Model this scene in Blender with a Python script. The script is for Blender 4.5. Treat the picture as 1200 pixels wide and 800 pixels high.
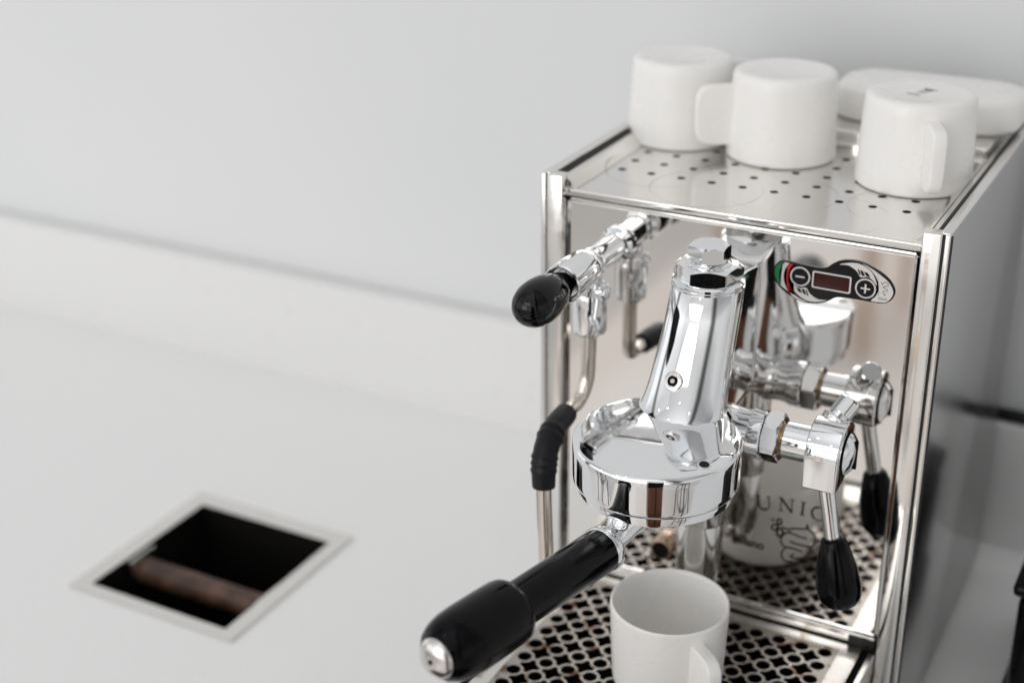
import bpy, bmesh, math, random
from mathutils import Vector, Matrix
random.seed(7)
R = math.radians
pi = math.pi
mm = 0.001
sc = bpy.context.scene
for o in list(bpy.data.objects): bpy.data.objects.remove(o)

# ------------------------------------------------------------------ camera
cam_d = bpy.data.cameras.new('camera')
cam = bpy.data.objects.new('camera', cam_d)
sc.collection.objects.link(cam)
sc.camera = cam
yaw, pit, rol = R(28.3217), R(24.2913), R(-0.5016)
F = Vector((-math.sin(yaw)*math.cos(pit), math.cos(yaw)*math.cos(pit), -math.sin(pit)))
Rt = Vector((math.cos(yaw), math.sin(yaw), 0))
U = Rt.cross(F)
R2 = Rt*math.cos(rol) + U*math.sin(rol)
U2 = -Rt*math.sin(rol) + U*math.cos(rol)
M = Matrix((R2, U2, -F)).transposed().to_4x4()
M.translation = Vector((0.28864, -0.83040, 0.59559))
cam.matrix_world = M
cam_d.sensor_width = 36
cam_d.lens = 36*1725.6/1200
cam_d.clip_start = 0.02
cam_d.clip_end = 50
cam_d.dof.use_dof = True
foc = Vector((0.0, -0.125, 0.185)) - M.translation
cam_d.dof.focus_distance = foc.dot(F)
cam_d.dof.aperture_fstop = 3.2
cam_d.dof.aperture_blades = 9

# ------------------------------------------------------------------ world: soft room light, pale above, warm below
w = bpy.data.worlds.new('World'); sc.world = w; w.use_nodes = True
nt = w.node_tree; nt.nodes.clear()
N = nt.nodes.new; L = nt.links.new
def math_n(op, a, b=None, c=None):
    n = N('ShaderNodeMath'); n.operation = op
    for i, v in enumerate((a, b, c)):
        if v is None: continue
        if isinstance(v, (int, float)): n.inputs[i].default_value = v
        else: L(v, n.inputs[i])
    return n.outputs[0]
tc = N('ShaderNodeTexCoord'); sep = N('ShaderNodeSeparateXYZ'); L(tc.outputs['Generated'], sep.inputs[0])
elev = math_n('MULTIPLY', math_n('ARCSINE', sep.outputs['Z']), 1/pi)
elev = math_n('ADD', elev, 0.5)                       # 0 straight down .. 0.5 horizon .. 1 zenith
az = math_n('ARCTAN2', sep.outputs['X'], math_n('MULTIPLY', sep.outputs['Y'], -1.0))
az = math_n('ADD', math_n('MULTIPLY', az, 1/(2*pi)), 0.5)   # 0.5 = towards -Y, 0.75 = +X, 0.25 = -X
def ramp(fac, stops, interp='LINEAR'):
    n = N('ShaderNodeValToRGB'); cr = n.color_ramp; cr.interpolation = interp
    while len(cr.elements) < len(stops): cr.elements.new(0.5)
    for e, (p, c) in zip(cr.elements, stops):
        e.position = p; e.color = (*c, 1)
    L(fac, n.inputs[0]); return n.outputs[0]
def g(v, t=0): return (v*(1+t), v, v*(1-t))
vert = ramp(elev, [(0.0, (.42, .40, .38)), (0.30, (.60, .57, .55)), (0.42, (.80, .77, .75)), (0.465, (.90, .88, .87)), (0.50, (1.12, 1.11, 1.10)),
                   (0.56, (1.10, 1.10, 1.105)), (0.60, (.78, .78, .785)), (0.66, (.55, .553, .56)), (0.74, (.58, .583, .59)), (0.84, (.80, .803, .81)), (1.0, (.84, .845, .85))])
hor = ramp(az, [(0.0, g(.38)), (0.10, g(.60, -.01)), (0.18, g(.88, -.02)), (0.27, g(.98, -.02)), (0.283, g(.10)), (0.293, g(.10)), (0.305, g(.95, -.01)), (0.40, g(1.05)), (0.44, g(1.15)),
                (0.50, g(1.22, .01)), (0.56, g(1.22, .02)), (0.60, g(1.05)), (0.625, g(.16)), (0.64, g(.14, .05)), (0.66, g(.62, .01)), (0.72, g(.60)), (0.80, g(.44)), (0.92, g(.38)), (1.0, g(.42))])
mx = N('ShaderNodeMix'); mx.data_type = 'RGBA'; mx.blend_type = 'MULTIPLY'; mx.inputs[0].default_value = 1.0
L(vert, mx.inputs[6]); L(hor, mx.inputs[7])
bg = N('ShaderNodeBackground'); L(mx.outputs[2], bg.inputs['Color']); bg.inputs['Strength'].default_value = 1.0
wo = N('ShaderNodeOutputWorld'); L(bg.outputs[0], wo.inputs[0])

# ------------------------------------------------------------------ lamps of the room: one window to the left, ceiling spots, plus an added floor fill
def area(name, loc, target, sx, sy, power, col=(1, 1, 1)):
    ld = bpy.data.lights.new(name, 'AREA'); ld.shape = 'RECTANGLE'; ld.size = sx; ld.size_y = sy
    ld.energy = power; ld.color = col
    o = bpy.data.objects.new(name, ld); sc.collection.objects.link(o)
    o.location = loc
    o.rotation_euler = (Vector(target)-Vector(loc)).to_track_quat('-Z', 'Y').to_euler()
    return o
area('window_light', (-2.6, -1.5, 1.5), (0, 0.1, 0.1), 2.4, 2.0, 2, (1, .99, .975))
area('floor_fill', (-.6, -3.2, 1.75), (-.6, -3.2, -1), 2.0, 1.8, 26, (1, .99, .975))  # added fill that brightens the floor mirrored in the front panel
area('front_window_light', (-1.1, -2.9, .5), (0, 0, 0), 1.3, 1.1, 9, (1, .99, .975))
for i, (x, y) in enumerate([(-.9, -1.3), (-.1, -1.6), (.7, -1.2), (-.5, -.9), (-1.6, -1.0)]):
    ld = bpy.data.lights.new('ceiling_spot', 'POINT'); ld.energy = .6; ld.shadow_soft_size = 0.02; ld.color = (1, .95, .88)
    o = bpy.data.objects.new('ceiling_spot', ld); sc.collection.objects.link(o); o.location = (x, y, 1.55)

sc.view_settings.view_transform = 'Standard'
sc.view_settings.look = 'None'
sc.view_settings.exposure = 0.05
sc.view_settings.gamma = 1.0
sc.render.engine = 'CYCLES'
sc.cycles.max_bounces = 12
sc.cycles.glossy_bounces = 8
sc.cycles.sample_clamp_indirect = 8.0

# ------------------------------------------------------------------ materials
def mat(name, col, rough=.5, metal=0.0, **k):
    m = bpy.data.materials.new(name); m.use_nodes = True
    b = m.node_tree.nodes['Principled BSDF']
    b.inputs['Base Color'].default_value = (*col, 1)
    b.inputs['Roughness'].default_value = rough
    b.inputs['Metallic'].default_value = metal
    for kk, v in k.items():
        b.inputs[kk.replace('_', ' ')].default_value = v
    return m
def rough_var(m, scale, lo, hi, bump=0.0, stretch=(1, 1, 1), bdist=0.0005):
    t = m.node_tree; b = t.nodes['Principled BSDF']
    c = t.nodes.new('ShaderNodeTexCoord'); mp = t.nodes.new('ShaderNodeMapping'); mp.inputs['Scale'].default_value = stretch
    n = t.nodes.new('ShaderNodeTexNoise'); n.inputs['Scale'].default_value = scale; n.inputs['Detail'].default_value = 5
    r = t.nodes.new('ShaderNodeMapRange'); r.inputs['From Min'].default_value = .3; r.inputs['From Max'].default_value = .7
    r.inputs['To Min'].default_value = lo; r.inputs['To Max'].default_value = hi
    t.links.new(c.outputs['Object'], mp.inputs[0]); t.links.new(mp.outputs[0], n.inputs['Vector'])
    t.links.new(n.outputs['Fac'], r.inputs[0]); t.links.new(r.outputs[0], b.inputs['Roughness'])
    if bump:
        bp = t.nodes.new('ShaderNodeBump'); bp.inputs['Strength'].default_value = bump; bp.inputs['Distance'].default_value = bdist
        t.links.new(n.outputs['Fac'], bp.inputs['Height']); t.links.new(bp.outputs[0], b.inputs['Normal'])
    return m
def col_var(m, scale, c1, c2, lo=.4, hi=.65, detail=4, stretch=(1, 1, 1)):
    t = m.node_tree; b = t.nodes['Principled BSDF']
    c = t.nodes.new('ShaderNodeTexCoord'); mp = t.nodes.new('ShaderNodeMapping'); mp.inputs['Scale'].default_value = stretch
    n = t.nodes.new('ShaderNodeTexNoise'); n.inputs['Scale'].default_value = scale; n.inputs['Detail'].default_value = detail
    r = t.nodes.new('ShaderNodeValToRGB')
    r.color_ramp.elements[0].position = lo; r.color_ramp.elements[0].color = (*c1, 1)
    r.color_ramp.elements[1].position = hi; r.color_ramp.elements[1].color = (*c2, 1)
    t.links.new(c.outputs['Object'], mp.inputs[0]); t.links.new(mp.outputs[0], n.inputs['Vector'])
    t.links.new(n.outputs['Fac'], r.inputs[0]); t.links.new(r.outputs[0], b.inputs['Base Color'])
    return m
chrome = rough_var(mat('polished_chrome', (.87, .88, .89), .04, 1), 26, .012, .075)
chrome_dull = rough_var(mat('handled_chrome', (.80, .79, .77), .08, 1), 90, .05, .14, .08)
mirror = rough_var(mat('polished_steel_panel', (.80, .785, .765), .05, 1), 14, .03, .065)
steel = rough_var(mat('stainless_steel', (.78, .76, .735), .16, 1), 40, .10, .24, .04)
steel_top = rough_var(mat('cup_tray_steel', (.80, .785, .765), .14, 1), 30, .07, .20, .03)
t_ = steel_top.node_tree; b_ = t_.nodes['Principled BSDF']
tc_ = t_.nodes.new('ShaderNodeTexCoord'); prev = None
for (rx_, ry_, rr_) in ((-.078, .062, .036), (-.035, .040, .037), (.012, .052, .0365), (.052, .028, .036), (.092, .060, .037)):
    vm = t_.nodes.new('ShaderNodeVectorMath'); vm.operation = 'DISTANCE'; vm.inputs[1].default_value = (rx_, ry_, .2888)
    t_.links.new(tc_.outputs['Object'], vm.inputs[0])
    a1 = t_.nodes.new('ShaderNodeMath'); a1.operation = 'SUBTRACT'; a1.inputs[1].default_value = rr_; t_.links.new(vm.outputs['Value'], a1.inputs[0])
    a2 = t_.nodes.new('ShaderNodeMath'); a2.operation = 'ABSOLUTE'; t_.links.new(a1.outputs[0], a2.inputs[0])
    a3 = t_.nodes.new('ShaderNodeMapRange'); a3.inputs['From Min'].default_value = .0002; a3.inputs['From Max'].default_value = .0008
    a3.inputs['To Min'].default_value = 1; a3.inputs['To Max'].default_value = 0; t_.links.new(a2.outputs[0], a3.inputs[0])
    if prev is None: prev = a3.outputs[0]
    else:
        mx_ = t_.nodes.new('ShaderNodeMath'); mx_.operation = 'MAXIMUM'; t_.links.new(prev, mx_.inputs[0]); t_.links.new(a3.outputs[0], mx_.inputs[1]); prev = mx_.outputs[0]
nz_ = t_.nodes.new('ShaderNodeTexNoise'); nz_.inputs['Scale'].default_value = 22; t_.links.new(tc_.outputs['Object'], nz_.inputs['Vector'])
nr_ = t_.nodes.new('ShaderNodeMapRange'); nr_.inputs['From Min'].default_value = .42; nr_.inputs['From Max'].default_value = .6; t_.links.new(nz_.outputs['Fac'], nr_.inputs[0])
ml_ = t_.nodes.new('ShaderNodeMath'); ml_.operation = 'MULTIPLY'; t_.links.new(prev, ml_.inputs[0]); t_.links.new(nr_.outputs[0], ml_.inputs[1])
mc_ = t_.nodes.new('ShaderNodeMix'); mc_.data_type = 'RGBA'; mc_.inputs[6].default_value = (.80, .785, .765, 1); mc_.inputs[7].default_value = (.50, .46, .41, 1)
t_.links.new(ml_.outputs[0], mc_.inputs[0]); t_.links.new(mc_.outputs[2], b_.inputs['Base Color'])
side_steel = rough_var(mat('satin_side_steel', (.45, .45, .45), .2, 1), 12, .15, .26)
grate_m = rough_var(mat('stained_drip_grate', (.5, .47, .43), .25, 1), 60, .18, .42, .10)
rim_m = col_var(rough_var(mat('tray_rim_steel', (.70, .68, .65), .2, 1), 60, .12, .3, .05), 70, (.42, .33, .22), (.72, .70, .67), .28, .40)
col_var(grate_m, 55, (.14, .07, .04), (.42, .39, .355), .33, .45)
tube_m = rough_var(mat('used_steel_tube', (.72, .67, .61), .12, 1), 60, .08, .2)
black_m = rough_var(mat('black_plastic', (.002, .002, .003), .10, Specular_IOR_Level=.14), 30, .09, .16)
black_gl = mat('glossy_black_knob', (.002, .002, .003), .03, Specular_IOR_Level=.30)
rubber = rough_var(mat('black_rubber', (.008, .008, .011), .45, Specular_IOR_Level=.25), 80, .38, .55, .1)
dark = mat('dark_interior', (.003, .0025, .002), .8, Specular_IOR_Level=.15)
gap = mat('gap_black', (.01, .009, .008), .55)  # near-black that paints the shade of gaps and one dark reflection
ceramic = rough_var(mat('white_matt_ceramic', (.93, .917, .893), .3), 25, .22, .36, .04)
print_m = mat('grey_stamp', (.38, .38, .38), .5)
wallm = rough_var(mat('white_wall_paint', (.80, .81, .815), .7), 8, .6, .8, .05)
col_var(wallm, 1.2, (.75, .765, .775), (.785, .793, .798))
counterm = rough_var(mat('white_stone_worktop', (.83, .83, .825), .25), 300, .3, .4)
col_var(counterm, 260, (.89, .89, .885), (.92, .92, .915), .35, .65)
upm = rough_var(mat('white_upstand', (.80, .80, .797), .3), 40, .26, .4)
floorm = col_var(mat('pale_oak_floor', (.6, .5, .42), .3), .9, (.76, .70, .655), (.88, .865, .85), stretch=(3, .35, 1))
brown_low = col_var(mat('dark_brown_lower', (.12, .04, .018), .35), 9, (.10, .032, .014), (.20, .07, .03), stretch=(8, 8, .7))
woodlight = col_var(mat('light_oak', (.6, .4, .26), .4), 9, (.55, .35, .22), (.68, .48, .33), stretch=(8, 8, .7))
barw = col_var(mat('worn_brown_knock_bar', (.16, .08, .045), .5), 40, (.05, .025, .016), (.15, .08, .05))
copper = rough_var(mat('copper_fitting', (.50, .37, .28), .25, 1), 60, .12, .3)
brass = mat('dull_brass_thread', (.42, .31, .16), .3, 1)
black_print = mat('printed_black', (.004, .004, .005), .3, Specular_IOR_Level=.2)
white_print = mat('printed_silver_white', (.72, .70, .68), .3)
green_print = mat('printed_green', (.012, .20, .07), .3)
red_print = mat('printed_red', (.62, .012, .016), .3)
screen_m = mat('dark_red_display_window', (.04, .005, .003), .15, Specular_IOR_Level=.25)
engrave = mat('dark_brown_logo_print', (.035, .022, .018), .45)
cream = mat('cream_roof', (.7, .66, .6), .6)

# ------------------------------------------------------------------ mesh helpers
def link(name, me, m, parent=None, sharp=35):
    if m is not None and not me.materials:
        me.materials.append(m)
    if sharp:
        for p in me.polygons: p.use_smooth = True
        me.set_sharp_from_angle(angle=R(sharp))
    o = bpy.data.objects.new(name, me); sc.collection.objects.link(o)
    if parent: o.parent = parent
    return o
def fin(name, bm, m, parent=None, sharp=35, fix=True):
    if fix: bmesh.ops.recalc_face_normals(bm, faces=bm.faces[:])
    me = bpy.data.meshes.new(name); bm.to_mesh(me); bm.free()
    return link(name, me, m, parent, sharp)
def box_bm(bm, x0, x1, y0, y1, z0, z1, bev=0, seg=2):
    r = bmesh.ops.create_cube(bm, size=1)
    vs = r['verts']
    for v in vs:
        v.co = Vector((x0+(v.co.x+.5)*(x1-x0), y0+(v.co.y+.5)*(y1-y0), z0+(v.co.z+.5)*(z1-z0)))
    if bev:
        es = list({e for v in vs for e in v.link_edges})
        bmesh.ops.bevel(bm, geom=es, offset=bev, segments=seg, profile=.5, affect='EDGES')
def box(name, x0, x1, y0, y1, z0, z1, m, parent=None, bev=.0006, seg=2):
    bm = bmesh.new(); box_bm(bm, x0*mm, x1*mm, y0*mm, y1*mm, z0*mm, z1*mm, bev, seg)
    return fin(name, bm, m, parent)
def frame_for(d):
    d = Vector(d).normalized()
    u = Vector((0, 0, 1)).cross(d)
    if u.length < 1e-4: u = Vector((1, 0, 0))
    u.normalize(); return u, d.cross(u), d
def lathe_bm(bm, prof, org=(0, 0, 0), d=(0, 0, 1), n=64, closed_ends=True):
    """prof: list of (t, r) in mm along axis d from org (mm)"""
    u, v, dd = frame_for(d); org = Vector(org)*mm
    rings = []
    for t, r in prof:
        c = org + dd*(t*mm)
        if r < 1e-6: rings.append([bm.verts.new(c)])
        else: rings.append([bm.verts.new(c+(u*math.cos(2*pi*i/n)+v*math.sin(2*pi*i/n))*r*mm) for i in range(n)])
    for a, b in zip(rings, rings[1:]):
        if len(a) == 1 and len(b) == 1: continue
        for i in range(n):
            j = (i+1) % n
            if len(a) == 1: bm.faces.new((a[0], b[i], b[j]))
            elif len(b) == 1: bm.faces.new((a[i], b[0], a[j]))
            else: bm.faces.new((a[i], b[i], b[j], a[j]))
    if closed_ends:
        if len(rings[0]) > 1: bm.faces.new(rings[0])
        if len(rings[-1]) > 1: bm.faces.new(rings[-1])
def lathe(name, prof, m, parent=None, org=(0, 0, 0), d=(0, 0, 1), n=64, sharp=30):
    bm = bmesh.new(); lathe_bm(bm, prof, org, d, n); return fin(name, bm, m, parent, sharp)
def catmull(pts, seg=8, closed=False):
    P = [Vector(p) for p in pts]; n = len(P); out = []
    rng = range(n) if closed else range(n-1)
    for i in rng:
        if closed: a, b, c, d = P[i-1], P[i], P[(i+1) % n], P[(i+2) % n]
        else: a, b, c, d = P[max(i-1, 0)], P[i], P[i+1], P[min(i+2, n-1)]
        for k in range(seg):
            t = k/seg
            out.append(.5*((2*b)+(c-a)*t+(2*a-5*b+4*c-d)*t*t+(3*b-a-3*c+d)*t**3))
    if not closed: out.append(P[-1])
    return out
def tube(name, pts, rad, m, parent=None, n=20, seg=8, smooth=True):
    """pts mm, rad number or list per dense point fraction function"""
    P = catmull(pts, seg) if smooth else [Vector(p) for p in pts]
    bm = bmesh.new(); rings = []
    T0 = (P[1]-P[0]).normalized(); u, v, _ = frame_for(T0)
    for i, p in enumerate(P):
        t = (P[min(i+1, len(P)-1)]-P[max(i-1, 0)]).normalized()
        u = (u - t*u.dot(t)).normalized(); v = t.cross(u)
        r = rad(i/(len(P)-1)) if callable(rad) else rad
        rings.append([bm.verts.new((p+(u*math.cos(2*pi*k/n)+v*math.sin(2*pi*k/n))*r)*mm) for k in range(n)])
    for a, b in zip(rings, rings[1:]):
        for k in range(n): bm.faces.new((a[k], b[k], b[(k+1) % n], a[(k+1) % n]))
    bm.faces.new(rings[0]); bm.faces.new(rings[-1])
    return fin(name, bm, m, parent)
def hexnut_bm(bm, org, d, apo, h, cham=.35, rot=0, n=96, hole=0):
    """chamfered hexagon prism along d; apo = apothem mm"""
    u, v, dd = frame_for(d); org = Vector(org)*mm
    def rh(a):
        a = (a-rot) % (pi/3)
        return apo/math.cos(a-pi/6)
    A = [2*pi*i/n for i in range(n)]
    def ring(fr, ft): return [bm.verts.new(org+(u*math.cos(a)+v*math.sin(a))*fr(a)*mm+dd*ft(a)*mm) for a in A]
    ri = apo*.96
    rr = [ring(lambda a: ri, lambda a: 0), ring(rh, lambda a: (rh(a)-ri)*cham), ring(rh, lambda a: h-(rh(a)-ri)*cham), ring(lambda a: ri, lambda a: h)]
    for a, b in zip(rr, rr[1:]):
        for i in range(n): bm.faces.new((a[i], b[i], b[(i+1) % n], a[(i+1) % n]))
    bm.faces.new(rr[0]); bm.faces.new(rr[-1])
def hexnut(name, org, d, apo, h, m, parent=None, cham=.35, rot=0):
    bm = bmesh.new(); hexnut_bm(bm, org, d, apo, h, cham, rot); return fin(name, bm, m, parent, 20)
def plate_xz(name, pts, y, m, parent=None, th=.25, smooth=4):
    """flat shape on the front panel: pts (x,z) mm, front face at y (mm, negative = proud)"""
    if smooth: pts = [(p.x, p.y) for p in catmull([(a, b, 0) for a, b in pts], smooth, True)]
    bm = bmesh.new()
    f = [bm.verts.new((a*mm, y*mm, b*mm)) for a, b in pts]
    k = [bm.verts.new((a*mm, (y+th)*mm, b*mm)) for a, b in pts]
    n = len(pts)
    bm.faces.new(f); bm.faces.new(k)
    for i in range(n): bm.faces.new((f[i], f[(i+1) % n], k[(i+1) % n], k[i]))
    bmesh.ops.triangulate(bm, faces=[q for q in bm.faces if len(q.verts) > 4])
    return fin(name, bm, m, parent, 20)
def stroke_bm(bm, pts, w, y, th=.2):
    """ribbon of width w along pts (x,z) mm on the front panel"""
    n = len(pts); Lf = []; Rf = []
    for i, p in enumerate(pts):
        a = pts[max(i-1, 0)]; b = pts[min(i+1, n-1)]
        dx, dz = b[0]-a[0], b[1]-a[1]; l = math.hypot(dx, dz) or 1
        ww = w(i/(n-1)) if callable(w) else w
        nx, nz = -dz/l*ww/2, dx/l*ww/2
        Lf.append((p[0]+nx, p[1]+nz)); Rf.append((p[0]-nx, p[1]-nz))
    for i in range(n-1):
        q = [Lf[i], Lf[i+1], Rf[i+1], Rf[i]]
        fr = [bm.verts.new((a*mm, y*mm, b*mm)) for a, b in q]
        bm.faces.new(fr)
def thing(name, label, cat, loc=(0, 0, 0), group=None):
    o = bpy.data.objects.new(name, None); sc.collection.objects.link(o)
    o.location = Vector(loc)*mm; o['label'] = label; o['category'] = cat
    if group: o['group'] = group
    o.empty_display_size = .02
    return o
def tag(o, label, cat, group=None):
    o['label'] = label; o['category'] = cat
    if group: o['group'] = group
def structure(o): o['kind'] = 'structure'; return o

# ------------------------------------------------------------------ setting
ZC = -85.0
HX0, HX1, HY0, HY1 = -507.0, -365.0, -94.0, 53.0
bm = bmesh.new()
xs = [-2600, HX0, HX1, 1500]; ys = [-270, HY0, HY1, 333]
for i in range(3):
    for j in range(3):
        if i == 1 and j == 1: continue
        a = [bm.verts.new((x*mm, y*mm, ZC*mm)) for x, y in ((xs[i], ys[j]), (xs[i+1], ys[j]), (xs[i+1], ys[j+1]), (xs[i], ys[j+1]))]
        bm.faces.new(a)
bmesh.ops.remove_doubles(bm, verts=bm.verts[:], dist=1e-6)
r = bmesh.ops.extrude_face_region(bm, geom=bm.faces[:])
for v in [q for q in r['geom'] if isinstance(q, bmesh.types.BMVert)]: v.co.z -= .04
structure(fin('counter', bm, counterm, None, 30))
structure(box('counter_front', -2600, 1500, -250, -230, -950, -125.5, counterm))
bm = bmesh.new(); box_bm(bm, -2.6, 1.9, .3345, .40, -.95, 2.2); structure(fin('wall', bm, wallm))
bm = bmesh.new(); box_bm(bm, -2.6, 1.5, .311, .331, -.0854, .029, .0012, 3); structure(fin('upstand', bm, upm, None, 30))
bm = bmesh.new(); box_bm(bm, -6, 6, -8, .42, -.97, -.95); structure(fin('floor', bm, floorm))

# knock chute set into the counter
kc = thing('knock_box_chute', 'square steel framed knock box opening sunk flush in the white worktop', 'knock box', ((HX0+HX1)/2, (HY0+HY1)/2, ZC))
def at_parent(o, p):
    o.parent = p; o.matrix_parent_inverse = Matrix.Translation(p.location).inverted(); return o
bm = bmesh.new()
ox0, ox1, oy0, oy1 = -521, -353, -103, 67
for a in ((ox0, ox1, oy0, HY0+2), (ox0, ox1, HY1-2, oy1), (ox0, HX0+2, HY0+2, HY1-2), (HX1-2, ox1, HY0+2, HY1-2)):
    box_bm(bm, a[0]*mm, a[1]*mm, a[2]*mm, a[3]*mm, (ZC+.3)*mm, (ZC+2.2)*mm, .0004, 1)
at_parent(fin('frame', bm, steel), kc)
bm = bmesh.new()
for a in ((HX0+1, HX0+2, HY0+1, HY1-1), (HX1-2, HX1-1, HY0+1, HY1-1), (HX0+2, HX1-2, HY0+1, HY0+2), (HX0+2, HX1-2, HY1-2, HY1-1)):
    box_bm(bm, a[0]*mm, a[1]*mm, a[2]*mm, a[3]*mm, (ZC-190)*mm, (ZC+.2)*mm)
box_bm(bm, (HX0+1)*mm, (HX1-1)*mm, (HY0+1)*mm, (HY1-1)*mm, (ZC-192)*mm, (ZC-190.5)*mm)
at_parent(fin('bin', bm, dark), kc)
kb = at_parent(lathe('knock_bar', [(0, 9), (2, 11), (130, 11), (132, 9)], barw, None, (HX0+5, -34, ZC-17), (1, 0, 0), 32), kc)
for x in (HX0+2.5, HX1-6):
    bm = bmesh.new(); box_bm(bm, x*mm, (x+3.5)*mm, -50*mm, -18*mm, (ZC-30)*mm, (ZC-1)*mm, .001)
    at_parent(fin('bar_bracket', bm, steel), kc)

# ------------------------------------------------------------------ espresso machine
em = thing('espresso_machine', 'polished chrome espresso machine with lever group head and mirror front standing on the white worktop', 'espresso machine')
# body
box('body', -122, 122, 4, 268, -72, 279, dark, em, 0)
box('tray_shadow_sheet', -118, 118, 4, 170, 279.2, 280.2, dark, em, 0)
for s in (-1, 1):
    def bx(n, x0, x1, *a):
        x0, x1 = sorted((x0*s, x1*s)); return box(n, x0, x1, *a)
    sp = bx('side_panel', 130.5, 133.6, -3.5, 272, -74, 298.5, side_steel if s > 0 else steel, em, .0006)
    e = bx('edge_strip', 129.8, 133.3, -5.6, -3.7, -74, 298.9, chrome_dull, sp, .0008, 3)
    e = bx('top_strip', 126.5, 132.9, -3, 271, 296.5, 299.3, steel_top, sp, .0009, 3)
    if s > 0: bx('edge_gap_dark', 133.35, 134.3, -5.2, -3.6, -74, 298.3, gap, sp, .0001)  # dark strip painting the shade of the gap at the panel edge
    e = bx('groove_dark', 128.6, 129.7, -5, -1.0, -74, 298.3, gap, sp, .0002)  # dark strip painting the shade in the groove beside the post
    po = bx('corner_post', 117.2, 128.4, -6.4, 3.5, -74, 298.8, chrome_dull, em, .0007, 3)
    bx('inner_rail', 118.9, 126.3, 3.6, 270, 280, 295.5, steel, sp, .0004)
    bx('rail_gap_dark', 122.5, 126.3, 3.6, 270, 295.7, 296.3, gap, sp, .0002)  # dark strip painting the gap shadow between side strip and tray
    for yy in (30, 235): lathe('foot', [(0, 14), (3, 16), (9, 15), (11.5, 12)], rubber, em, (s*100, yy, ZC+.1), (0, 0, 1), 32)
# front panel with lip
bm = bmesh.new()
box_bm(bm, -116.6*mm, 115.6*mm, 0, 3.6*mm, 9*mm, 282.8*mm, .0028, 1)
fp = fin('front_panel', bm, mirror, em, 20)
box('panel_gap', -117, 116.4, 3.8, 5.5, -3, 286, gap, em, 0)
box('panel_foot', -116.4, 114.6, -1.2, 3.4, 0.8, 8.8, steel, fp, .0009, 3)
box('gap_strip', -116.6, 117, -.2, 3.5, -3.5, 0.6, gap, fp, 0)
box('dark_reflection', 97, 115, -2.4, -1.3, -1.5, 7.4, gap, fp, .0004)  # dark box painting the black reflection at the foot's right end
# cup tray
def perforated(name, x0, nx, px, y0, ny, py, r, X0, X1, Y0, Y1, z, th, m, parent, nseg=16):
    """plate in mm with nx*ny round holes, first centre x0,y0"""
    bm = bmesh.new()
    gx = [X0] + [x0-px/2+i*px for i in range(nx+1)] + [X1]
    gy = [Y0] + [y0-py/2+i*py for i in range(ny+1)] + [Y1]
    cache = {}
    def V(x, y):
        k = (round(x, 3), round(y, 3))
        if k not in cache: cache[k] = bm.verts.new((x*mm, y*mm, z*mm))
        return cache[k]
    for i in range(nx+2):
        for j in range(ny+2):
            a, b, c, d = gx[i], gx[i+1], gy[j], gy[j+1]
            if i in (0, nx+1) or j in (0, ny+1):
                bm.faces.new((V(a, c), V(b, c), V(b, d), V(a, d))); continue
            cx, cy = (a+b)/2, (c+d)/2
            for q in range(4):
                a0 = pi/4+q*pi/2
                n4 = nseg//4
                cs = [(b, d), (a, d), (a, c), (b, c)]
                arc = [V(cx+r*math.cos(a0+k*pi/2/n4), cy+r*math.sin(a0+k*pi/2/n4)) for k in range(n4+1)]
                p0, p1 = V(*cs[q]), V(*cs[(q+1) % 4])
                bm.faces.new([p0]+arc+[p1])
    ret = bmesh.ops.extrude_face_region(bm, geom=bm.faces[:])
    for v in [q for q in ret['geom'] if isinstance(q, bmesh.types.BMVert)]: v.co.z -= th*mm
    return fin(name, bm, m, parent, 30)
ct = perforated('cup_tray', -101.4, 10, 21.62, 53.8, 5, 22.2, 2.9, -118.6, 118.6, .6, 172, 288.8, .9, steel_top, em)
bm = bmesh.new(); box_bm(bm, -118.2*mm, 116.6*mm, -1.6*mm, .5*mm, 284.6*mm, 289.6*mm, .0009, 3)
fin('front_lip', bm, chrome_dull, ct)
for s in (-1, 1):
    bm = bmesh.new()
    q = [(110.5, 289.0), (118.7, 289.0), (118.7, 296.2), (116.8, 295.6)]
    A = [bm.verts.new((s*x*mm, .8*mm, z*mm)) for x, z in q]; B = [bm.verts.new((s*x*mm, 164.5*mm, z*mm)) for x, z in q]
    bm.faces.new(A); bm.faces.new(B)
    for i in range(4): bm.faces.new((A[i], A[(i+1) % 4], B[(i+1) % 4], B[i]))
    fin('tray_flange', bm, steel_top, ct, 20)
# rear ledge in two steps
box('rear_ledge', -117, 117, 172.5, 268, 281, 300.5, steel, em, .0022, 3)
box('ledge_step', -117, 117, 165, 172.2, 281, 293.5, steel, em, .0014, 3)

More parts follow.
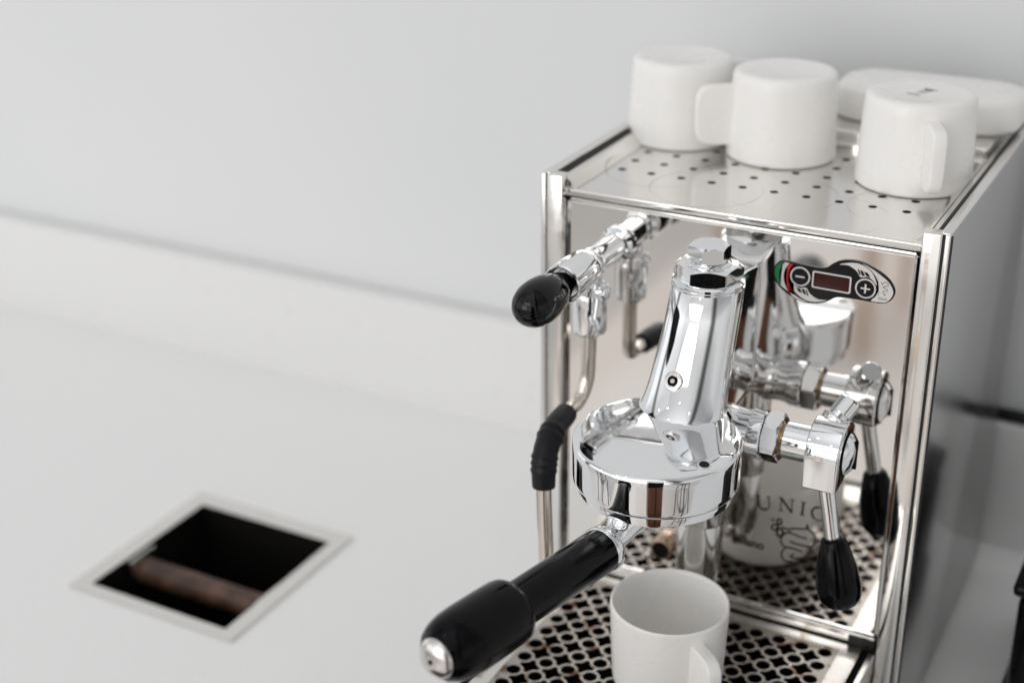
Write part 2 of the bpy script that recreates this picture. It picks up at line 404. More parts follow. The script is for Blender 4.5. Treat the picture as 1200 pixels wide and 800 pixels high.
# ---- drip tray
bm = bmesh.new()
PX = 16.0; gx0 = -89.6; gy0 = -18.5; NCx, NCy = 12, 11
tx0, tx1, ty0, ty1 = -108.6, 107.4, -206, -3.2
cache = {}
def V(x, y):
    k = (round(x, 3), round(y, 3))
    if k not in cache: cache[k] = bm.verts.new((x*mm, y*mm, 0))
    return cache[k]
ri, ro, wb = 4.75, 6.7, 1.1
for i in range(NCx):
    for j in range(NCy):
        cx, cy = gx0+i*PX, gy0-j*PX
        for q in range(4):          # corner quadrants
            sx, sy = ((1, 1), (-1, 1), (-1, -1), (1, -1))[q]
            ci, cj = i+(1 if sx > 0 else 0), j+(1 if sy < 0 else 0)
            star = 0 < ci < NCx and 0 < cj < NCy
            n4 = 8
            a0 = q*pi/2
            arc = [V(cx+ri*math.cos(a0+k*pi/2/n4), cy+ri*math.sin(a0+k*pi/2/n4)) for k in range(n4+1)]
            h = PX/2
            if q % 2 == 0: e0, e1 = (sx*h, 0), (0, sy*h)
            else: e0, e1 = (0, sy*h), (sx*h, 0)
            pa, pb = V(cx+e0[0], cy+e0[1]), V(cx+e1[0], cy+e1[1])
            if not star:
                bm.faces.new([pa, V(cx+sx*h, cy+sy*h), pb]+arc[::-1]); continue
            th0 = math.asin(wb/ro)
            outer = [V(cx+ro*math.cos(a0+th0+k*(pi/2-2*th0)/6), cy+ro*math.sin(a0+th0+k*(pi/2-2*th0)/6)) for k in range(7)]
            if q % 2 == 0: s0, s1 = V(cx+sx*h, cy+sy*wb), V(cx+sx*wb, cy+sy*h)
            else: s0, s1 = V(cx+sx*wb, cy+sy*h), V(cx+sx*h, cy+sy*wb)
            bm.faces.new([pa, s0]+outer[:1]+[arc[0]])
            bm.faces.new([outer[-1], s1, pb, arc[-1]])
            mid = n4//2
            # ring sector split in two
            bm.faces.new(outer[:4]+[arc[mid]]+arc[:mid][::-1])
            bm.faces.new(outer[3:]+arc[mid:][::-1])
gxs = [tx0]+[gx0-PX/2+i*PX for i in range(NCx+1)]+[tx1]
gys = [ty1]+[gy0+PX/2-j*PX for j in range(NCy+1)]+[ty0]
for i in range(NCx+2):
    for j in range(NCy+2):
        if 0 < i < NCx+1 and 0 < j < NCy+1: continue
        bm.faces.new((V(gxs[i], gys[j]), V(gxs[i+1], gys[j]), V(gxs[i+1], gys[j+1]), V(gxs[i], gys[j+1])))
for f in bm.faces:
    c = f.calc_center_median()/mm
    if not (gxs[1] < c.x < gxs[-2] and gys[-2] < c.y < gys[1]): f.material_index = 1
ret = bmesh.ops.extrude_face_region(bm, geom=bm.faces[:])
for v in [q for q in ret['geom'] if isinstance(q, bmesh.types.BMVert)]: v.co.z -= .0014
bmesh.ops.recalc_face_normals(bm, faces=bm.faces[:])
me = bpy.data.meshes.new('drip_grate'); bm.to_mesh(me); bm.free()
me.materials.append(grate_m); me.materials.append(rim_m)
dt = link('drip_grate', me, grate_m, em, 30)
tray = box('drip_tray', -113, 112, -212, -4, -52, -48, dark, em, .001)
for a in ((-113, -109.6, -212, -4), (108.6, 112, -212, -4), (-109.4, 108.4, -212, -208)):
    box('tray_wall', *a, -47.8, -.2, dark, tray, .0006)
for a in ((-121, -113.4, -214, -6.6), (112.4, 117.0, -214, -6.6)):
    box('tray_rim', *a, -52, 1.2, rim_m, tray, .0008, 3)
box('tray_front', -121, 117, -217, -214.2, -52, 1.2, steel, tray, .0008, 3)
box('lower_body', -116, 116, -205, 3, -72, -54, dark, em, 0)

# ---- display on the front panel
disp = [(27.3, 257.6), (29.4, 262.6), (34.5, 264.7), (41.4, 264.4), (49.2, 264.0), (56.9, 264.1), (61.1, 265.4), (65.0, 268.7), (69.0, 271.0), (74.8, 272.2), (81.4, 272.0), (88.2, 269.8), (95.1, 266.6), (100.4, 262.3), (103.2, 257.2), (102.6, 252.6), (100.1, 249.5), (96.9, 248.0), (90.3, 247.7), (82.0, 247.7), (73.6, 247.3), (68.6, 246.7), (64.5, 244.1), (59.6, 241.3), (53.7, 239.9), (46.8, 239.8), (39.6, 242.1), (33.2, 245.9), (28.9, 250.6), (27.1, 254.8)]
ctl = plate_xz('control_plate', disp, -1.1, black_print, em, 1.05)
T = -1.3
def between(name, ca, cb_, m):
    q = [(p.x, p.y) for p in catmull([(a, b, 0) for a, b in ca], 5)]
    r_ = [(p.x, p.y) for p in catmull([(a, b, 0) for a, b in cb_], 5)]
    plate_xz(name, q+r_[::-1], T, m, ctl, .2, 0)
e0 = [(33.5, 263.9), (30.4, 262.5), (28.6, 259.8), (28.1, 256), (29.2, 252), (31.2, 249.0)]
e1 = [(34.2, 263.9), (32.0, 260), (31.2, 256), (31.5, 252), (32.6, 247.9)]
e2 = [(37.0, 263.7), (34.9, 259.6), (34.1, 255.4), (34.8, 250.8), (37.4, 245.2)]
e3 = [(39.6, 263.5), (37.5, 259.4), (36.9, 255), (37.7, 250.2), (41.8, 243.2)]
between('green_stripe', e0, e1, green_print)
between('white_stripe', [(a+.15, b) for a, b in e1], e2, white_print)
between('red_stripe', [(a+.15, b) for a, b in e2], e3, red_print)
plate_xz('silver_crescent', [(38.6, 253.1), (41.6, 250.0), (44.7, 248.6), (48.9, 249.4), (51.6, 246.0), (56.8, 243.3), (62.4, 243.6), (57.0, 241.6), (51.0, 241.0), (45.6, 242.9), (41.2, 246.6)], T, white_print, ctl)
plate_xz('silver_crescent', [(92.2, 258.9), (89.2, 262.0), (86.1, 263.4), (81.9, 262.6), (79.2, 266.0), (74.0, 268.7), (68.4, 268.4), (73.8, 270.4), (79.8, 271.0), (85.2, 269.1), (89.6, 265.4)], T, white_print, ctl)
plate_xz('silver_lobe', [(82.5, 271.0), (86.5, 269.8), (91.8, 267.2), (98.8, 262.6), (102.3, 257.2), (101.7, 252.9), (98.7, 249.2), (94.4, 248.5), (89.6, 248.6), (92.4, 252.3), (93.6, 257.8), (91.4, 264.0), (87.6, 268.2)], T, white_print, ctl)
plate_xz('silver_rim', [(37.4, 249.2), (42.1, 243.4), (47.8, 240.9), (50.8, 240.5), (46.6, 240.4), (40.2, 242.6)], T, white_print, ctl)
for pts in ([(42.6, 248.5), (45.2, 248.2), (46.9, 245.6), (44.5, 246.0)], [(46.0, 248.2), (47.9, 248.4), (49.3, 245.0), (47.7, 245.2)], [(48.6, 248.1), (49.5, 248.1), (50.9, 244.6), (50.0, 244.6)]):
    plate_xz('level_bar', pts, T-.12, black_print, ctl, .1, 0)
    plate_xz('level_bar', [(130.6-a, 512-b) for a, b in pts], T-.12, black_print, ctl, .1, 0)
def rrect(x0, x1, z0, z1, r, sh=0):
    out = []
    for cx, cz, a0 in ((x1-r, z1-r, 0), (x0+r, z1-r, 90), (x0+r, z0+r, 180), (x1-r, z0+r, 270)):
        for k in range(5):
            a = R(a0+k*22.5); out.append((cx+r*math.cos(a), cz+r*math.sin(a)))
    return out
sf = plate_xz('display_frame', rrect(52.2, 76.6, 250.4, 261.6, 1.2), T, white_print, ctl, .2, 0)
plate_xz('display_screen', rrect(53.2, 75.6, 251.4, 260.6, .8), T-.15, screen_m, ctl, .13, 0)
def disc_pts(cx, cz, r, n=40): return [(cx+r*math.cos(2*pi*i/n), cz+r*math.sin(2*pi*i/n)) for i in range(n)]
for cx, cz, sign in ((44.6, 256.2, '-'), (85.6, 255.8, '+')):
    bt = plate_xz('button', disc_pts(cx, cz, 6.4), -1.42, white_print, ctl, .3, 0)
    plate_xz('button_face', disc_pts(cx, cz, 5.4), -1.6, black_print, ctl, .17, 0)
    plate_xz('button_sign', [(cx-2.9, cz-.5), (cx+2.9, cz-.5), (cx+2.9, cz+.5), (cx-2.9, cz+.5)], -1.75, white_print, ctl, .13, 0)
    if sign == '+':
        plate_xz('button_sign', [(cx-.55, cz-3), (cx+.55, cz-3), (cx+.55, cz+3), (cx-.55, cz+3)], -1.78, white_print, ctl, .13, 0)
bm = bmesh.new()
sq = [(p.x, p.y) for p in catmull([(a, b, 0) for a, b in [(94.6, 261.6), (95.4, 260.2), (96.6, 261.9), (98.6, 261.6), (99.0, 260.0), (97.0, 259.3), (96.3, 258.3), (98.4, 257.9), (98.8, 256.6), (96.8, 256.2), (96.4, 254.9), (98.0, 254.2), (96.8, 253.2)]], 5)]
stroke_bm(bm, sq, .35, T-.08)
for i in range(7):
    x = 94.4+i*.75
    stroke_bm(bm, [(x, 250.3), (x, 251.5+.2*(i % 2))], .28, T-.08)
fin('small_serpent_print', bm, engrave, ctl, 0, False)

# ---- logo printed low on the front panel
YL = -.12
bm = bmesh.new()
def letter(ch, x, z, rot, s):
    ca, sa = math.cos(rot), math.sin(rot)
    def S(pts, wd):
        q = [(x+(a*ca-b*sa)*s, z+(a*sa+b*ca)*s) for a, b in pts]
        stroke_bm(bm, q, wd*s, YL)
    def serif(a, b, l=.34): S([(a-l/2, b), (a+l/2, b)], .07)
    if ch == 'U':
        arc = [(-.36+0, .96), (-.36, .32)]+[(-.36+.36*(1-math.cos(t))*1, .32-.30*math.sin(t)) for t in [pi*k/12 for k in range(1, 12)]]+[(.36, .32), (.36, .96)]
        S(arc[:6], .17); S(arc[5:10], .15); S(arc[9:], .09); serif(-.36, .97); serif(.36, .97)
    if ch == 'N':
        S([(-.38, .02), (-.38, .96)], .08); S([(-.40, .98), (.36, .02)], .18); S([(.36, 0), (.36, .96)], .08)
        serif(-.38, .03); serif(.36, .97); serif(-.46, .97, .22)
    if ch == 'I':
        S([(0, .02), (0, .97)], .17); serif(0, .03); serif(0, .97)
    if ch == 'C':
        arc = [(.06+.46*math.cos(t), .5+.48*math.sin(t)) for t in [R(45+270*k/18) for k in range(19)]]
        S(arc[:5], .09); S(arc[4:14], .16); S(arc[13:], .09); S([(.38, .70), (.40, .98)], .07)
    if ch == 'A':
        S([(-.40, .02), (.02, 1.0)], .08); S([(-.02, 1.0), (.42, .02)], .17); S([(-.24, .34), (.24, .34)], .07)
        serif(-.40, .03); serif(.42, .03)
for ch, x, z, rr in (('U', 32.2, 85.6, 9), ('N', 47.4, 88.0, 3), ('I', 58.0, 88.3, -2), ('C', 67.9, 87.4, -7), ('A', 79.5, 84.6, -13)):
    letter(ch, x, z, R(rr), 10.3)
fin('brand_lettering', bm, engrave, fp, 0, False)
cu = bpy.data.curves.new('tmp_text', 'FONT'); cu.body = 'Milano'; cu.size = .0086; cu.offset = .0003; cu.extrude = .00005
to = bpy.data.objects.new('tmp_text', cu); sc.collection.objects.link(to)
dg = bpy.context.evaluated_depsgraph_get(); me = bpy.data.meshes.new_from_object(to.evaluated_get(dg))
bpy.data.objects.remove(to)
tl = link('city_lettering', me, engrave, fp, 0); tl.rotation_euler = (R(90), R(1.5), 0); tl.location = Vector((10.6, YL, 55.2))*mm
bm = bmesh.new()
def cs(pts, wd):
    stroke_bm(bm, [(p.x, p.y) for p in catmull([(a, b, 0) for a, b in pts], 6)], wd, YL-.04)
cs([(45.1, 76.1), (48.5, 75.2), (53.7, 77.0), (58.9, 78.1), (61.7, 79.3), (62.2, 82.2), (62.9, 79.3), (65.8, 77.2), (68.2, 74.1), (68.1, 69.6), (65.7, 66.3), (61.1, 65.7), (55.8, 65.7), (51.0, 66.4)], 1.3)
cs([(48.7, 72.6), (52.6, 72.7), (57.4, 71.8), (62.6, 71.6)], 1.2)
cs([(51.2, 74.1), (47.4, 71.2), (45.3, 67.6), (45.3, 63.8), (48.1, 61.2), (53.5, 61.5), (60.2, 60.7)], 1.35)
cs([(65.8, 65.6), (65.7, 61.5), (63.1, 57.7), (59.2, 55.4), (54.0, 54.2), (52.6, 55.5), (55.1, 57.4)], 1.35)
cs([(48.2, 60.1), (46.4, 56.6), (46.7, 52.8), (49.6, 50.3), (54.2, 51.3)], 1.3)
cs([(42.7, 81.8), (41.5, 79.6), (42.0, 77.5), (44.0, 77.7), (44.5, 80.1), (42.9, 81.8)], 1.5)
cs([(42.0, 76.3), (39.1, 75.9), (38.0, 73.4), (39.7, 72.0), (41.9, 73.7), (42.1, 76.4)], 1.5)
cs([(42.2, 74.5), (42.0, 70.2), (43.6, 67.8), (46.1, 70.8), (45.2, 73.6), (42.6, 74.5)], 1.9)
fin('serpent_emblem', bm, engrave, fp, 0, False)
plate_xz('emblem_crown', [(36.6, 80.6), (37.4, 78.2), (39.6, 78.2), (40.4, 80.8), (39.2, 80.0), (38.5, 81.4), (37.8, 80.0)], YL-.1, brass, fp, .08, 0)

# ------------------------------------------------------------------ group head
CX = 0.0
# column + neck casting: lofted horizontal sections
bm = bmesh.new(); secs = []
NS = 180
prof = [  # z, centre y, rx, ry
    (186.0, -76.4, 30, 30), (189.2, -75.7, 27.6, 27.6), (190.6, -75.0, 26.5, 26.5), (192.4, -74.0, 25.8, 25.7), (196, -71.5, 25.2, 25),
    (203, -67.2, 24.6, 24.2), (215, -61.2, 23.8, 23.3), (230, -53.6, 22.9, 22.4), (244, -47.3, 22.6, 22.3), (257.6, -42.8, 22.0, 22), (258.6, -42.6, 21.2, 21.2)]
for z, cy, rx, ry in prof:
    secs.append([bm.verts.new((CX+rx*mm*math.cos(2*pi*i/NS), (cy+ry*math.sin(2*pi*i/NS))*mm, z*mm)) for i in range(NS)])
for a, b in zip(secs, secs[1:]):
    for i in range(NS): bm.faces.new((a[i], a[(i+1) % NS], b[(i+1) % NS], b[i]))
bm.faces.new(secs[0]); bm.faces.new(secs[-1])
gh = fin('group_head', bm, chrome, em, 40)
# neck from the column back to the front panel
bm = bmesh.new()
side = [(-.5, 176), (-.5, 259.5), (-34, 263.5), (-50, 235), (-66, 195), (-70, 174), (-40, 172)]
def hw(y): return 18.2
Lv = [bm.verts.new((-hw(y)*mm, y*mm, z*mm)) for y, z in side]
Rv = [bm.verts.new((hw(y)*mm, y*mm, z*mm)) for y, z in side]
bm.faces.new(Lv); bm.faces.new(Rv)
for i in range(len(side)):
    j = (i+1) % len(side); bm.faces.new((Lv[i], Lv[j], Rv[j], Rv[i]))
bmesh.ops.recalc_face_normals(bm, faces=bm.faces[:])
bmesh.ops.bevel(bm, geom=bm.edges[:], offset=.0032, segments=4, profile=.5, affect='EDGES')
fin('neck', bm, chrome, gh, 30)
# bell
bm = bmesh.new()
lathe_bm(bm, [(0, 20), (0, 47.6), (.3, 48.8), (1.0, 49.5), (2.4, 49.8), (5, 49.9), (20, 50.0), (23.2, 49.9), (24.6, 49.6), (25.5, 48.9), (26.0, 47.9), (26.35, 46.4), (26.75, 43), (27.2, 38), (27.7, 31), (28.2, 22), (28.5, 12), (28.6, 0)], (CX-.3, -115, 159.6), (0, 0, 1), 160)
for v in bm.verts:
    f_ = min(max((v.co.z/mm-159.6-12)/10, 0), 1)
    v.co.z += f_*.042*(v.co.y+.165)
fin('bell', bm, chrome, gh, 40)
lathe('locking_ring', [(0, 45.8), (.5, 46.8), (4.0, 47.2), (5.8, 47)], chrome, gh, (CX-.3, -115, 153.4), (0, 0, 1), 96)
for s in (-1, 1):     # bridging shoulders between bell and column foot
    pass
# collar, big nut, cap
lathe('collar', [(0, 21.6), (.5, 22.4), (1.7, 22.4), (2.1, 21.4), (2.6, 21.4), (3.0, 22.2), (4.0, 22.2), (4.6, 20.6)], chrome, gh, (CX, -42.6, 257.6), (0, 0, 1), 96)
camaz = math.atan2(-.788, .289)
HR = camaz - pi/2 - R(1.2)
hn = hexnut('crown_nut', (CX, -42.6, 261.8), (0, 0, 1), 18.4, 10.6, chrome, gh, .55, HR)
lathe('cap_washer', [(0, 13.6), (.8, 13.8), (1.4, 12.6), (1.8, 11.0)], chrome, gh, (CX, -42.6, 272.0), (0, 0, 1), 64)
hexnut('cap_screw', (CX, -42.6, 273.9), (0, 0, 1), 11.3, 10.3, chrome, gh, .7, HR + R(11))
# socket screw on the column front
sd = Vector((-.14, -.86, .49))
sc0 = (-2.6, -86.6, 210.6)
lathe('socket_screw', [(-3, 6.0), (.7, 6.1), (1.3, 5.6), (1.5, 4.9), (1.5, 3.4), (.9, 3.3)], steel, gh, sc0, sd, 40, 25)
bm = bmesh.new(); hexnut_bm(bm, Vector(sc0)+sd.normalized()*.7, sd, 3.0, .9, .1); fin('hex_socket', bm, dark, gh, 20)
lathe('socket_floor', [(0, 1.5), (.15, 1.4)], tube_m, gh, Vector(sc0)+sd.normalized()*1.62, sd, 24, 25)
# badge on the bell edge
lathe('badge', [(0, 4.0), (.35, 3.9)], white_print, gh, (37.0, -135.2, 187.7), (.1, -.1, 1), 32)
lathe('badge_rim', [(0, 3.0), (.2, 3.0)], black_print, gh, (37.0, -135.2, 188.1), (.1, -.1, 1), 32)
# lower chamber
lathe('lower_chamber', [(0, 12), (1, 13.6), (7, 14.2), (9, 14.9), (10, 15.2), (48, 15.4), (48.6, 17.2), (50, 17.8), (108, 18.4), (125, 18.4)], chrome_dull, gh, (1, -38, 44), (0, 0, 1), 64)
hexnut('lower_nut', (1, -38, 37), (0, 0, 1), 12.4, 9, chrome_dull, gh, .4, .3)
lathe('lower_pipe', [(0, 11), (44, 11)], chrome_dull, gh, (3, -1, 168), (0, -1, 0), 40)
lathe('drain_fitting', [(0, 8.2), (6, 8.2), (7.4, 7.8), (7.6, 6.4), (6, 6.2)], copper, gh, (-38, -.4, 38), (0, -1, 0), 40)
lathe('drain_hole', [(0, 6.2), (1, 6.2)], dark, gh, (-38, -6.4, 38), (0, -1, 0), 32)
lathe('drain_nub', [(0, 2.5), (7, 3.2), (9, 2.4), (9.6, 0)], steel, gh, (-47, -.4, 31), (0, -1, 0), 20)

# lever valve on the right, axis along +X
ly, lz = -40.0, 163.4
lv = lathe('lever_valve', [(4, 21), (14, 16.5), (20, 14.6), (27, 14.0), (33, 14.4), (33.6, 15.6), (41.5, 16.0), (42.2, 15.2)], chrome, em, (0, ly, lz), (1, 0, 0), 72)
hexnut('hex_collar', (42.4, ly, lz), (1, 0, 0), 14.4, 10.6, chrome, lv, .5, R(14))
lathe('brass_ring', [(0, 9.2), (1.8, 9.2)], brass, lv, (53.1, ly, lz), (1, 0, 0), 40)
lathe('shaft', [(0, 11.0), (.8, 11.7), (16.5, 11.7), (17.2, 11.2)], chrome, lv, (55, ly, lz), (1, 0, 0), 64)
bm = bmesh.new()
rb = 19.6; pts = []
for k in range(0, 25):
    a = R(180-k*9.2)       # from front over top to back/bottom
    pts.append((ly+rb*math.cos(a), lz+rb*math.sin(a)))
pts += [(ly+2, 146.0), (ly-6, 143.6), (ly-rb+1.2, 143.6), (ly-rb, 144.8)]
A = [bm.verts.new((72.4*mm, y*mm, z*mm)) for y, z in pts]; B = [bm.verts.new((93.4*mm, y*mm, z*mm)) for y, z in pts]
fa = bm.faces.new(A); fb = bm.faces.new(B)
for i in range(len(pts)):
    j = (i+1) % len(pts); bm.faces.new((A[i], A[j], B[j], B[i]))
bmesh.ops.recalc_face_normals(bm, faces=bm.faces[:])
bmesh.ops.bevel(bm, geom=list(fa.edges)+list(fb.edges), offset=.0011, segments=3, profile=.5, affect='EDGES')
lb = fin('lever_block', bm, chrome, lv, 35)
lathe('block_recess', [(0, 14.8), (.5, 14.8)], dark, lv, (93.2, ly, lz), (1, 0, 0), 48)
lathe('retaining_nut', [(0, 13.2), (1.2, 13.6), (2.4, 12.6), (4.6, 9.6), (5.8, 4.5), (6.0, 0)], chrome, lv, (93.6, ly, lz), (1, 0, 0), 48)
box('nut_slot', 97.6, 99.9, ly-.9, ly+.9, lz-9.5, lz+9.5, dark, lv, 0)
tube('lever_rod', [(83.5, -46.5, 146), (88, -46.8, 124), (92.4, -47.2, 102)], 5.0, chrome, lv, 32, 6)
hd = Vector((9.0, -2.0, -43)).normalized()
lathe('lever_handle', [(0, 6.6), (1.6, 7.8), (9, 10.0), (20, 12.8), (32, 14.2), (40, 13.6), (44.5, 11), (47.4, 6), (48.2, 0)], black_m, lv, (91.8, -47.1, 107), hd, 64, 60)
lathe('stop_pin', [(0, 8.0), (2, 8.6), (4.5, 8.6), (5.2, 6.6), (8, 6.0), (8.4, 7.2), (18, 7.2), (19, 6.2)], chrome, lv, (81, -33, 177), (.42, .55, .72), 40)

# ------------------------------------------------------------------ steam valve and wand
W0 = Vector((-79, 0, 257.0)); dv = Vector((-8.6, -131, -6.6)).normalized()
sv = lathe('steam_valve', [(-4, 9), (.2, 9), (.4, 11.6), (2.6, 11.8), (3.4, 10.6), (4.2, 9.4), (5.4, 9.6), (6, 8.6), (34, 8.6), (35, 9.8), (37.6, 10.0), (38.4, 9.2), (40, 9.4), (43, 11.6), (48, 12.4), (64, 13.0), (73.5, 12.7), (74.4, 11.9), (70, 9.6)], chrome, em, W0, dv, 64)
lathe('steam_knob', [(66, 7.8), (72, 8.4), (76, 9.0), (80, 10.2), (86, 12.2), (93, 13.9), (100, 14.5), (107, 14.2), (113, 12.4), (117.5, 9.6), (120.4, 5.4), (121.4, 0)], black_gl, sv, W0, dv, 64, 60)
lathe('wand_joint', [(0, 5.2), (.6, 8.6), (2.5, 10.6), (5, 11.2), (27, 11.3), (29.5, 10.7), (31, 9.2), (33, 7.6), (41, 7.2)], chrome, sv, (-83.5, -33, 204), (0, .02, 1), 48)
lathe('joint_stud', [(0, 5.0), (4, 5.2), (5, 6.2), (9, 6.2), (11, 4.8), (12.2, 2.6), (12.6, 0)], chrome, sv, (-82, -32.5, 232.5), (.8, .1, .35), 32)
wp = [(-83.6, -33, 207), (-83.8, -33.2, 190), (-84.2, -34.5, 172), (-86, -41, 160), (-86.5, -53, 157.8), (-85.8, -66, 158.6), (-84, -83, 157.4), (-82.4, -97, 151), (-81, -103.5, 140), (-80.3, -105, 129), (-79.5, -105, 100), (-78.8, -105, 84), (-78.4, -105, 62)]
wand = tube('steam_wand', wp, 4.9, tube_m, sv, 28, 8)
def rr(t):
    base = 7.4 + .7*math.sin(t*pi)
    for c in (.30, .38, .62, .70, .78):
        base += .9*math.exp(-((t-c)/.022)**2)
    return base
tube('rubber_grip', [(-86, -62, 158.4), (-84, -83, 157.4), (-82.4, -97, 151), (-81, -103.5, 140), (-80.3, -105, 127.5)], rr, rubber, sv, 32, 12)
tube('wand_tip', [(-78.4, -105, 62), (-78.4, -105, 55)], 5.6, tube_m, sv, 24, 2)

# ------------------------------------------------------------------ portafilter
pf = thing('portafilter', 'portafilter locked in the group head with thick glossy black handle and metal end cap', 'portafilter', (CX, -116.5, 150))
H0 = Vector((-10.75, -167, 135.5)); H1 = Vector((-39.6, -304, 139.8)); hd = (H1-H0).normalized(); HL = (H1-H0).length
def pfl(name, prof, m, org=H0, d=hd, n=64, sharp=45): return at_parent(lathe(name, prof, m, None, org, d, n, sharp), pf)
at_parent(lathe('basket', [(0, 20), (1, 30), (3.5, 33), (9, 33.5), (12, 33)], chrome, None, (CX, -116.5, 142.5), (0, 0, 1), 64), pf)
# neck: flattened arm from under the bell
pts = [Vector((-3, -132, 149)), Vector((-5, -146, 146)), Vector((-7.2, -155, 140.5)), H0+hd*3]
def nr(t): return 13.5 - 5.6*min(t*1.4, 1)
at_parent(tube('neck_arm', pts, nr, chrome, None, 32, 8), pf)
pfl('ferrule', [(-7.0, 8.2), (-5.6, 9.5), (-4.6, 12.6), (-3.2, 13.9), (1.0, 14.0), (2.2, 13.2)], chrome)
pfl('handle', [(1.2, 12.9), (3, 13.3), (60, 13.2), (78, 13.1), (81.6, 13.3), (81.9, 14.8), (82.4, 17.0), (83.8, 18.4), (87, 19.0), (98, 19.2), (118, 19.2), (126, 18.7), (132.5, 17.3), (137.5, 14.9), (141.2, 11.4)], black_m)
pfl('end_cap', [(140.6, 11.4), (142.2, 11.0), (144.0, 9.2), (145.4, 5.6), (145.9, 2.2), (145.5, 0)], steel)
pfl('end_hole', [(145.4, 1.6), (146.1, 1.4)], dark, sharp=20)

# ------------------------------------------------------------------ cups
def cup_mesh(name):
    bm = bmesh.new()
    # upright, rim at z=60
    lathe_bm(bm, [(.35, 0), (.35, 25), (0, 26.5), (0, 31.2), (.4, 33.2), (1.4, 34.6), (3.2, 35.3), (9, 35.8), (30, 36.8), (57.5, 37.9), (59.2, 37.8), (60, 36.9), (59.4, 35.9), (57, 35.3), (30, 34.2), (10, 33), (5.5, 30), (4, 25), (4, 0)], n=96)
    bmesh.ops.remove_doubles(bm, verts=bm.verts[:], dist=1e-7)
    bmesh.ops.recalc_face_normals(bm, faces=bm.faces[:])
    me = bpy.data.meshes.new(name); bm.to_mesh(me); bm.free(); return me
def handle_mesh(name):
    bm = bmesh.new()
    # solid rounded fin in XZ plane, from wall outwards (+X), thickness along Y
    pts = [(33, 9.5), (48, 9.5), (55, 10.5), (59, 13.5), (61, 19), (61.3, 30), (61, 42), (59, 47.5), (55, 50.6), (48, 51.6), (33.5, 51.6)]
    P = pts[:2]+[(p.x, p.y) for p in catmull([(a, b, 0) for a, b in pts[1:10]], 4)][1:]+pts[10:]
    hh = 4.7
    A = [bm.verts.new((a*mm, -hh*mm, b*mm)) for a, b in P]; B = [bm.verts.new((a*mm, hh*mm, b*mm)) for a, b in P]
    fa = bm.faces.new(A); fb = bm.faces.new(B)
    for i in range(len(P)):
        j = (i+1) % len(P); bm.faces.new((A[i], A[j], B[j], B[i]))
    bmesh.ops.recalc_face_normals(bm, faces=bm.faces[:])
    bmesh.ops.bevel(bm, geom=list(fa.edges)+list(fb.edges), offset=.0016, segments=3, profile=.5, affect='EDGES')
    me = bpy.data.meshes.new(name); bm.to_mesh(me); bm.free(); return me
cm, hm = cup_mesh('cup_body'), handle_mesh('handle')
def cup(label, loc, ang, flip):
    c = thing('coffee_cup', label, 'cup', loc, 'plain white ceramic cups')
    if flip: c.rotation_euler = (pi, 0, R(ang)); c.location.z += .060
    else: c.rotation_euler = (0, 0, R(ang))
    b = link('cup_body', cm, ceramic, c, 50); h = link('handle', hm, ceramic, c, 50)
    return c
cup('upright white cup standing on the perforated drip grate under the group head', (3.5, -93, .4), -40, False)
c3 = cup('upside down white cup nearest the front right corner of the machine top', (80.9, 116.3, 289.2), -64, True)
c2 = cup('upside down white cup in the middle of the machine top, handle pointing left', (-16.9, 135.4, 289.2), 212, True)
c1 = cup('upside down white cup at the back left of the machine top', (-95.5, 143.2, 289.2), 60, True)
bm = bmesh.new()
marks = [(-6, -3, .0, .8), (-4.4, 3, 0, .8), (-4.9, 0, 0, .7), (-2.6, 0, 0, .6), (-.6, -1, 0, .6), (1.2, -1.6, 0, .5), (4.6, 0, 0, .8)]
for k, (x, dx, _, wd) in enumerate(marks):
    l = 5.5 if k in (0, 6) else 3.4
    vs = [bm.verts.new(((x+a)*mm, (b)*mm, -.0001)) for a, b in ((0, -l/2), (wd, -l/2), (wd+.6, l/2), (.6, l/2))]
    bm.faces.new(vs)
st = fin('base_stamp', bm, print_m, c3, 0, False); st.rotation_euler = (0, 0, R(50)); st.scale = (1.7, 1.7, 1)

# white dish on the rear ledge
bm = bmesh.new()
def dish_ring(hx, hy, r, z):
    out = []
    for cx, cy, a0 in ((hx-r, hy-r, 0), (-hx+r, hy-r, 90), (-hx+r, -hy+r, 180), (hx-r, -hy+r, 270)):
        for k in range(9):
            a = R(a0+k*11.25); out.append(bm.verts.new(((cx+r*math.cos(a))*mm, (cy+r*math.sin(a))*mm, z*mm)))
    return out
rings = [dish_ring(*a) for a in ((61, 31, 22, 0), (64.5, 34.5, 25, 1.0), (66.5, 36, 26, 4), (66.0, 35.6, 26, 20), (64.5, 34.4, 25, 23.2), (61, 31, 23, 24.6), (48, 20, 14, 25.2))]
for a, b in zip(rings, rings[1:]):
    for i in range(len(a)): bm.faces.new((a[i], a[(i+1) % len(a)], b[(i+1) % len(a)], b[i]))
bm.faces.new(rings[0]); bm.faces.new(rings[-1])
di = fin('serving_dish', bm, ceramic, None, 60); di.location = Vector((62, 232, 300.8))*mm
tag(di, 'long rounded white dish turned over on the rear ledge behind the cups', 'dish')

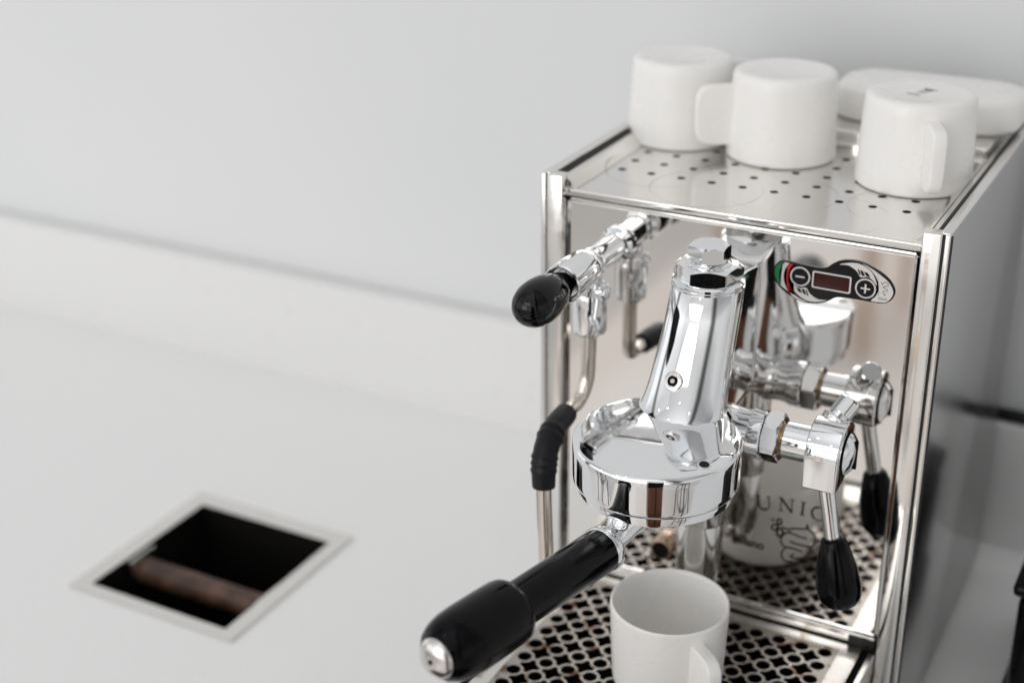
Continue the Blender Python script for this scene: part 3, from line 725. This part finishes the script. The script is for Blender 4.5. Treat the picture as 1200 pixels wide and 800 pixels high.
# black cable behind the machine, black grinder edge at the right
cb = tube('power_cable', [(118, 322, 34.5), (150, 321, 34.5), (200, 323, 34.5), (280, 321.5, 34.5), (380, 322, 34.5)], 5.2, rubber, None, 20, 8)
tag(cb, 'black power cable lying along the white upstand behind the machine', 'cable')
gr = thing('storage_bin', 'black storage bin with a lid, its edge showing at the bottom right of the photo', 'bin', (255, 125, ZC))
at_parent(box('base', 187, 325, 40, 215, ZC+.3, -58, black_m, None, .008, 4), gr)
at_parent(box('body', 193.5, 318, 52, 208, -57.8, 36, black_m, None, .012, 5), gr)
at_parent(box('lid', 190, 321, 48, 212, 36.2, 46, black_m, None, .004, 3), gr)
at_parent(box('lid_grip', 235, 276, 120, 140, 46.1, 58, black_m, None, .003, 3), gr)

# ------------------------------------------------------------------ chair and added objects seen only in the reflections
fig = thing('figure_stand_in', 'tall dark cabinet with brown lower blocks, added in place of the person at the camera', 'figure', (330, -1180, -950))  # boxes standing in for the person at the camera in reflections
at_parent(box('lower_block', 225, 398, -1300, -1090, -950, -229, brown_low, None, .004), fig)
at_parent(box('lower_block', 424, 600, -1300, -1090, -950, -229, brown_low, None, .004), fig)
at_parent(box('upper_block', 225, 600, -1300, -1090, -227, 560, black_m, None, .004), fig)

ch = thing('oak_chair', 'light oak chair on the floor across the room, seen mirrored in the steel front panel', 'chair', (-700, -2700, -950))
for x, y, h in ((-900, -2500, 420), (-520, -2500, 420), (-900, -2900, 860), (-520, -2900, 860)):
    at_parent(lathe('leg', [(0, 14), (h, 20)], woodlight, None, (x, y, -950), (0, 0, 1), 20), ch)
at_parent(box('seat', -930, -490, -2930, -2470, -530, -500, woodlight, None, .01), ch)
for z in (-260, -150): at_parent(box('back_rail', -900, -520, -2912, -2888, z, z+60, woodlight, None, .006), ch)

rg = box('added_grey_rug', -4200, -1180, -4200, -1500, -950, -941, mat('grey_rug_wool', (.58, .565, .55), .95), None, .003)  # added out of view to darken the left of the mirror panel
tag(rg, 'large grey rug added on the floor to darken the reflection in the steel front panel', 'rug')
mt_ = box('added_floor_mat', -900, 900, -1000, -330, -949.6, -940, mat('dark_mat', (.02, .02, .022), .9), None, .003)  # added out of view to put dark bands on the chrome undersides
tag(mt_, 'dark rubber floor mat added in front of the worktop to darken the chrome reflections', 'mat')

for (bx_, by_) in ((-1350, -1150), (1250, -900)):  # stools added out of view to give the chrome thin dark reflections
    bs = thing('added_bar_stool', 'black metal bar stool added out of view on the floor %s of the camera' % ('left' if bx_ < 0 else 'right'), 'stool', (bx_, by_, -950), 'black bar stools added for the reflections')
    for sx in (-1, 1):
        for sy in (-1, 1):
            lg = tube('leg', [(bx_+sx*190, by_+sy*190, -949), (bx_+sx*130, by_+sy*130, -260)], 16, black_m, None, 12, 1, False); at_parent(lg, bs)
    at_parent(lathe('seat', [(0, 150), (4, 165), (30, 165), (38, 150)], black_m, None, (bx_, by_, -260), (0, 0, 1), 40), bs)
    ring = tube('foot_ring', [(bx_+170*math.cos(a*pi/8), by_+170*math.sin(a*pi/8), -650) for a in range(17)], 9, black_m, None, 10, 3); at_parent(ring, bs)
